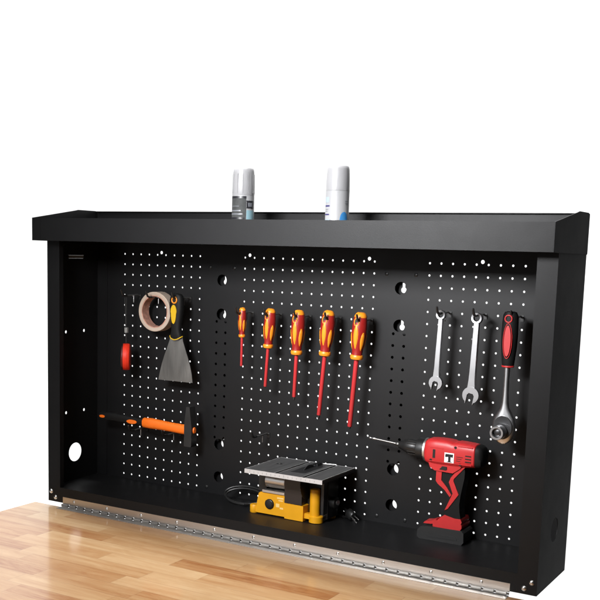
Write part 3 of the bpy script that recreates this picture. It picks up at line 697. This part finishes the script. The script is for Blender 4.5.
# ------------------------------------------------------------------ cordless drill
B = (35.6, -1.9, ZF)
t = thing('cordless_drill', 'red and black cordless drill standing on its battery with a bit fitted', 'drill', B)
YC = -1.9
def se(n=44, e=.52):
    return [(math.copysign(abs(math.cos(a)) ** e, math.cos(a)), math.copysign(abs(math.sin(a)) ** e, math.sin(a))) for a in [2 * PI * j / n for j in range(n)]]
E_ = se()
def xsec(st): return [[(x, YC + hy * c, (a + b) / 2 + (a - b) / 2 * s_) for c, s_ in E_] for x, a, b, hy in st]
bd_ = MB(B).loft(xsec([(33.42, -14.34, -15.98, .78), (33.48, -14.22, -16.06, .87), (33.7, -14.08, -16.14, .95), (34.4, -14.02, -16.2, .97), (35.3, -14.04, -16.2, .97), (35.62, -14.08, -16.2, .97), (35.75, -14.14, -16.2, .96), (36.0, -14.14, -16.2, .96), (36.12, -14.08, -16.2, .97),
                        (37.2, -14.14, -16.1, .95), (37.62, -14.2, -16.04, .92), (37.7, -14.30, -15.96, .84)])).build('body', M['red'], t)
MB(B).loft(xsec([(37.64, -14.34, -15.94, .82), (37.72, -14.22, -16.04, .92), (37.95, -14.26, -16.04, .91), (38.18, -14.42, -15.95, .82), (38.3, -14.7, -15.7, .6), (38.34, -14.95, -15.5, .35)])).build('rear_cap', M['rubber'], t)
MB(B).box(33.95, 37.5, YC - .985, YC - .9, -15.02 - .82, -15.02 - .76, bevel=.02).box(33.95, 35.1, YC - .985, YC - .9, -14.72, -14.67, bevel=.015).box(36.3, 37.5, YC - .94, YC - .6, -14.42, -14.36, bevel=.02).build('housing_rib', M['red'], bd_)
MB(B).prism([(33.75, -15.9), (33.95, -16.38), (34.35, -16.60), (35.9, -16.66), (36.5, -16.2), (36.7, -15.9)], YC - .78, YC + .78, bevel=.14, seg=3).build('trigger_housing', M['red'], bd_)
MB(B).lathe([(.80, 0), (.96, .03), (.97, .2), (.90, .24)], (33.22, YC, -15.12), (1, 0, 0), n=40).build('torque_ring', M['alu'], t)
MB(B).lathe([(.66, 0), (.88, .03), (.90, .10), (.90, .62), (.80, .68)], (32.56, YC, -15.12), (1, 0, .0), n=36).build('clutch_collar', M['vinyl'], t)
rb = MB(B).lathe([(.22, 0), (.30, .02), (.36, .25), (.50, .55), (.62, .85), (.64, 1.2), (.64, 1.75), (.60, 1.8)], (30.82, YC, -15.02), (1, 0, -.03), n=36)
for k in range(12):
    a = 2 * PI * k / 12
    rb.tube([(31.75, YC + .635 * math.sin(a), -15.05 + .635 * math.cos(a)), (32.5, YC + .64 * math.sin(a), -15.08 + .64 * math.cos(a))], .045, 6)
rb.build('chuck', M['vinyl'], t)
MB(B).lathe([(.13, 0), (.15, .03), (.15, .32), (.11, .36)], (30.52, YC, -15.0), (1, 0, -.03), n=6).build('bit_holder', M['steel'], t)
bt = MB(B)
bt.lathe([(.07, .70), (.075, 2.6)], (28.0, YC, -14.74), (1, 0, -.09), n=14); db = bt.build('drill_bit', M['hook'], t)
MB(B).lathe([(.02, 0), (.08, .05), (.10, .12), (.06, .2), (.06, .3), (.10, .36), (.105, .62), (.07, .70)], (28.0, YC, -14.74), (1, 0, -.09), n=14).build('bit_head', M['chrome'], db)
# grip
gp_ = [(34.75, -16.4), (36.75, -16.0), (36.86, -16.4), (36.84, -17.0), (36.72, -17.7), (36.60, -18.4), (36.52, -19.2), (36.58, -19.8), (36.75, -20.6), (34.95, -20.6), (35.25, -19.9), (35.36, -19.2), (35.25, -18.4), (34.95, -17.7), (34.85, -17.1)]
MB(B).prism(gp_, YC - .58, YC + .58, bevel=.2, seg=4).build('grip', M['rubber'], t, smooth=60)
yA, yB = YC - .66, YC - .50
MB(B).prism([(34.47, -16.5), (34.95, -16.5), (34.92, -17.36), (35.4, -17.86), (35.84, -18.46), (35.72, -18.66), (35.28, -18.15), (34.62, -17.68), (34.46, -17.46)], yA, YC + .6, bevel=.05).build('trigger_guard', M['red'], bd_)
MB(B).prism([(36.9, -16.05), (36.35, -16.2), (35.72, -17.06), (35.58, -17.44), (35.95, -18.34), (35.34, -19.8), (35.6, -19.64), (36.45, -18.36), (35.95, -17.28), (36.0, -17.1)], yA, yB, bevel=.05).build('grip_stripe', M['red'], bd_)
MB(B).prism([(34.95, -16.55), (35.3, -16.55), (35.32, -17.2), (35.45, -17.6), (35.1, -17.5), (34.95, -17.2)], YC - .4, YC + .4, bevel=.08).build('trigger', M['vinyl'], t)
# battery
bk = MB(B).prism([(33.05, -22.3), (33.08, -21.75), (33.3, -21.5), (33.9, -21.34), (36.85, -21.3), (37.05, -21.5), (37.08, -22.25), (36.9, -22.49), (33.25, -22.49)], -2.6, -.45, bevel=.16, seg=4).build('battery', M['casing'], t)
MB(B).prism([(33.9, -22.2), (33.9, -22.05), (34.15, -21.9), (36.3, -21.86), (36.5, -22.0), (36.5, -22.16)], -2.64, -2.5, bevel=.03).build('battery_groove', M['casing'], bk)
bm_ = MB(B)
bm_.prism([(34.38, -21.32), (34.34, -20.95), (34.46, -20.78), (36.6, -20.70), (36.82, -20.85), (36.84, -21.1), (36.7, -21.32)], -2.52, -.55, bevel=.11, seg=4)
bm_.prism([(34.6, -20.9), (35.0, -20.45), (35.35, -20.2), (35.7, -20.28), (36.2, -20.38), (36.7, -20.36), (36.82, -20.6), (36.7, -20.95)], -2.51, -.7, bevel=.16, seg=4)
bm_.build('battery_mount', M['red'], bd_, smooth=60)
MB(B).prism([(33.5, -21.2), (33.62, -21.02), (34.1, -20.92), (34.6, -20.7), (34.6, -21.0), (34.2, -21.16)], YC - .5, YC + .5, bevel=.06).build('release_tab', M['red'], bd_)
# printed badge, vents and slot on the near side
YP = YC - .972
lg = MB(B).box(35.22, 36.02, YP - .022, YP + .05, -15.78, -14.98).build('badge', M['white'], bd_)
MB(B).prism([(35.30, -15.16), (35.33, -15.08), (35.95, -15.08), (35.92, -15.34), (35.75, -15.30), (35.75, -15.68), (35.86, -15.70), (35.86, -15.74), (35.44, -15.74), (35.44, -15.70), (35.55, -15.68), (35.55, -15.30), (35.38, -15.34), (35.30, -15.34)], YP - .036, YP - .024).build('badge_letter', M['blklab'], lg)
for k in range(3):
    MB(B).box(36.95, 37.42, YP - .002, YP + .1, -15.12 - .24 * k, -15.03 - .24 * k, bevel=.015).build('vent_slot', M['vinyl'], bd_)
MB(B).box(34.2, 34.42, YP - .008, YP + .1, -15.55, -14.85, bevel=.04).build('side_slot', M['vinyl'], bd_)
MB(B).prism([(34.78, -16.45), (35.0, -16.18), (35.4, -16.18), (35.42, -16.4), (35.3, -16.48)], YC - .84, YC - .75, bevel=.02).build('direction_switch', M['vinyl'], bd_)
for sx_, sz_ in ((34.05, -15.75), (36.55, -15.85), (36.1, -14.5)):
    MB(B).lathe([(.11, 0), (.10, .012), (.05, .012), (.04, -.01), (0, -.01)], (sx_, YP + .0, sz_), (0, -1, 0), n=14, caps=False).build('case_screw', M['vinyl'], bd_)
q = MB(B)
for k in range(3): q.box(36.2, 36.75 - .1 * k, YP - .012, YP + .1, -15.25 - .16 * k, -15.21 - .16 * k)
q.build('side_print', M['blklab'], bd_)
q = MB(B)
for k in range(5): q.box(35.2 + .12 * k, 35.27 + .12 * k, YC - .80, YC - .70, -14.56, -14.42, bevel=.01)
q.build('gear_mark', M['blklab'], bd_)

# ------------------------------------------------------------------ camera
cam = bpy.data.cameras.new('camera'); co = bpy.data.objects.new('camera', cam); COL.objects.link(co)
R = ((0.8556673954781114, 0.5168744281887169, 0.025964086740962365), (0.09581558040850893, -0.1089177975639403, -0.9894221990256743), (-0.5085790822150335, 0.8491040801093865, -0.14272203149796706))
C0 = Vector((64.14845770966971, -78.86632173526857, 0.6743702431990952)) * S
mw = Matrix(((R[0][0], -R[1][0], -R[2][0], C0.x), (R[0][1], -R[1][1], -R[2][1], C0.y), (R[0][2], -R[1][2], -R[2][2], C0.z), (0, 0, 0, 1)))
co.matrix_world = mw
cam.sensor_width = 36; cam.lens = 1014.5451634568992 / 600 * 36
cam.shift_x = (300 - 268.8821508349398) / 600; cam.shift_y = (397.05042047504185 - 300) / 600
cam.clip_start = 0.05; cam.clip_end = 60
SC.camera = co

# ------------------------------------------------------------------ studio lamps
def area(name, loc, target, sx, sy, power, col=(1, 1, 1), spread=180):
    l = bpy.data.lights.new(name, 'AREA'); l.shape = 'RECTANGLE'; l.size = sx * S; l.size_y = sy * S; l.energy = power; l.color = col; l.spread = math.radians(spread)
    o = bpy.data.objects.new(name, l); COL.objects.link(o); o.location = Vector(loc) * S
    d = (Vector(target) - Vector(loc)).normalized(); o.rotation_euler = d.to_track_quat('-Z', 'Y').to_euler()
    return o
area('key_softbox', (22, -57, 15.5), (25, 0, -1), 18, 11, 7.9, (0.98, 0.985, 1.0), 64)
area('fill_softbox', (-20, -104, 0), (20, 0, -8), 34, 44, 5.5, (0.97, 0.98, 1.0))
area('overhead_softbox', (18, -66, 60), (22, -26, -24), 70, 36, 25, (1.0, 0.99, 0.97))
area('backdrop_lamp', (-40, 10, 130), (-35, 60, -14), 230, 40, 350)

w = bpy.data.worlds.new('World'); SC.world = w; w.use_nodes = True
w.node_tree.nodes['Background'].inputs['Color'].default_value = (1, 1, 1, 1)
w.node_tree.nodes['Background'].inputs['Strength'].default_value = 0.02
SC.view_settings.view_transform = 'Standard'; SC.view_settings.look = 'None'; SC.view_settings.gamma = 1; SC.view_settings.exposure = 0
SC.cycles.max_bounces = 8; SC.cycles.use_denoising = True
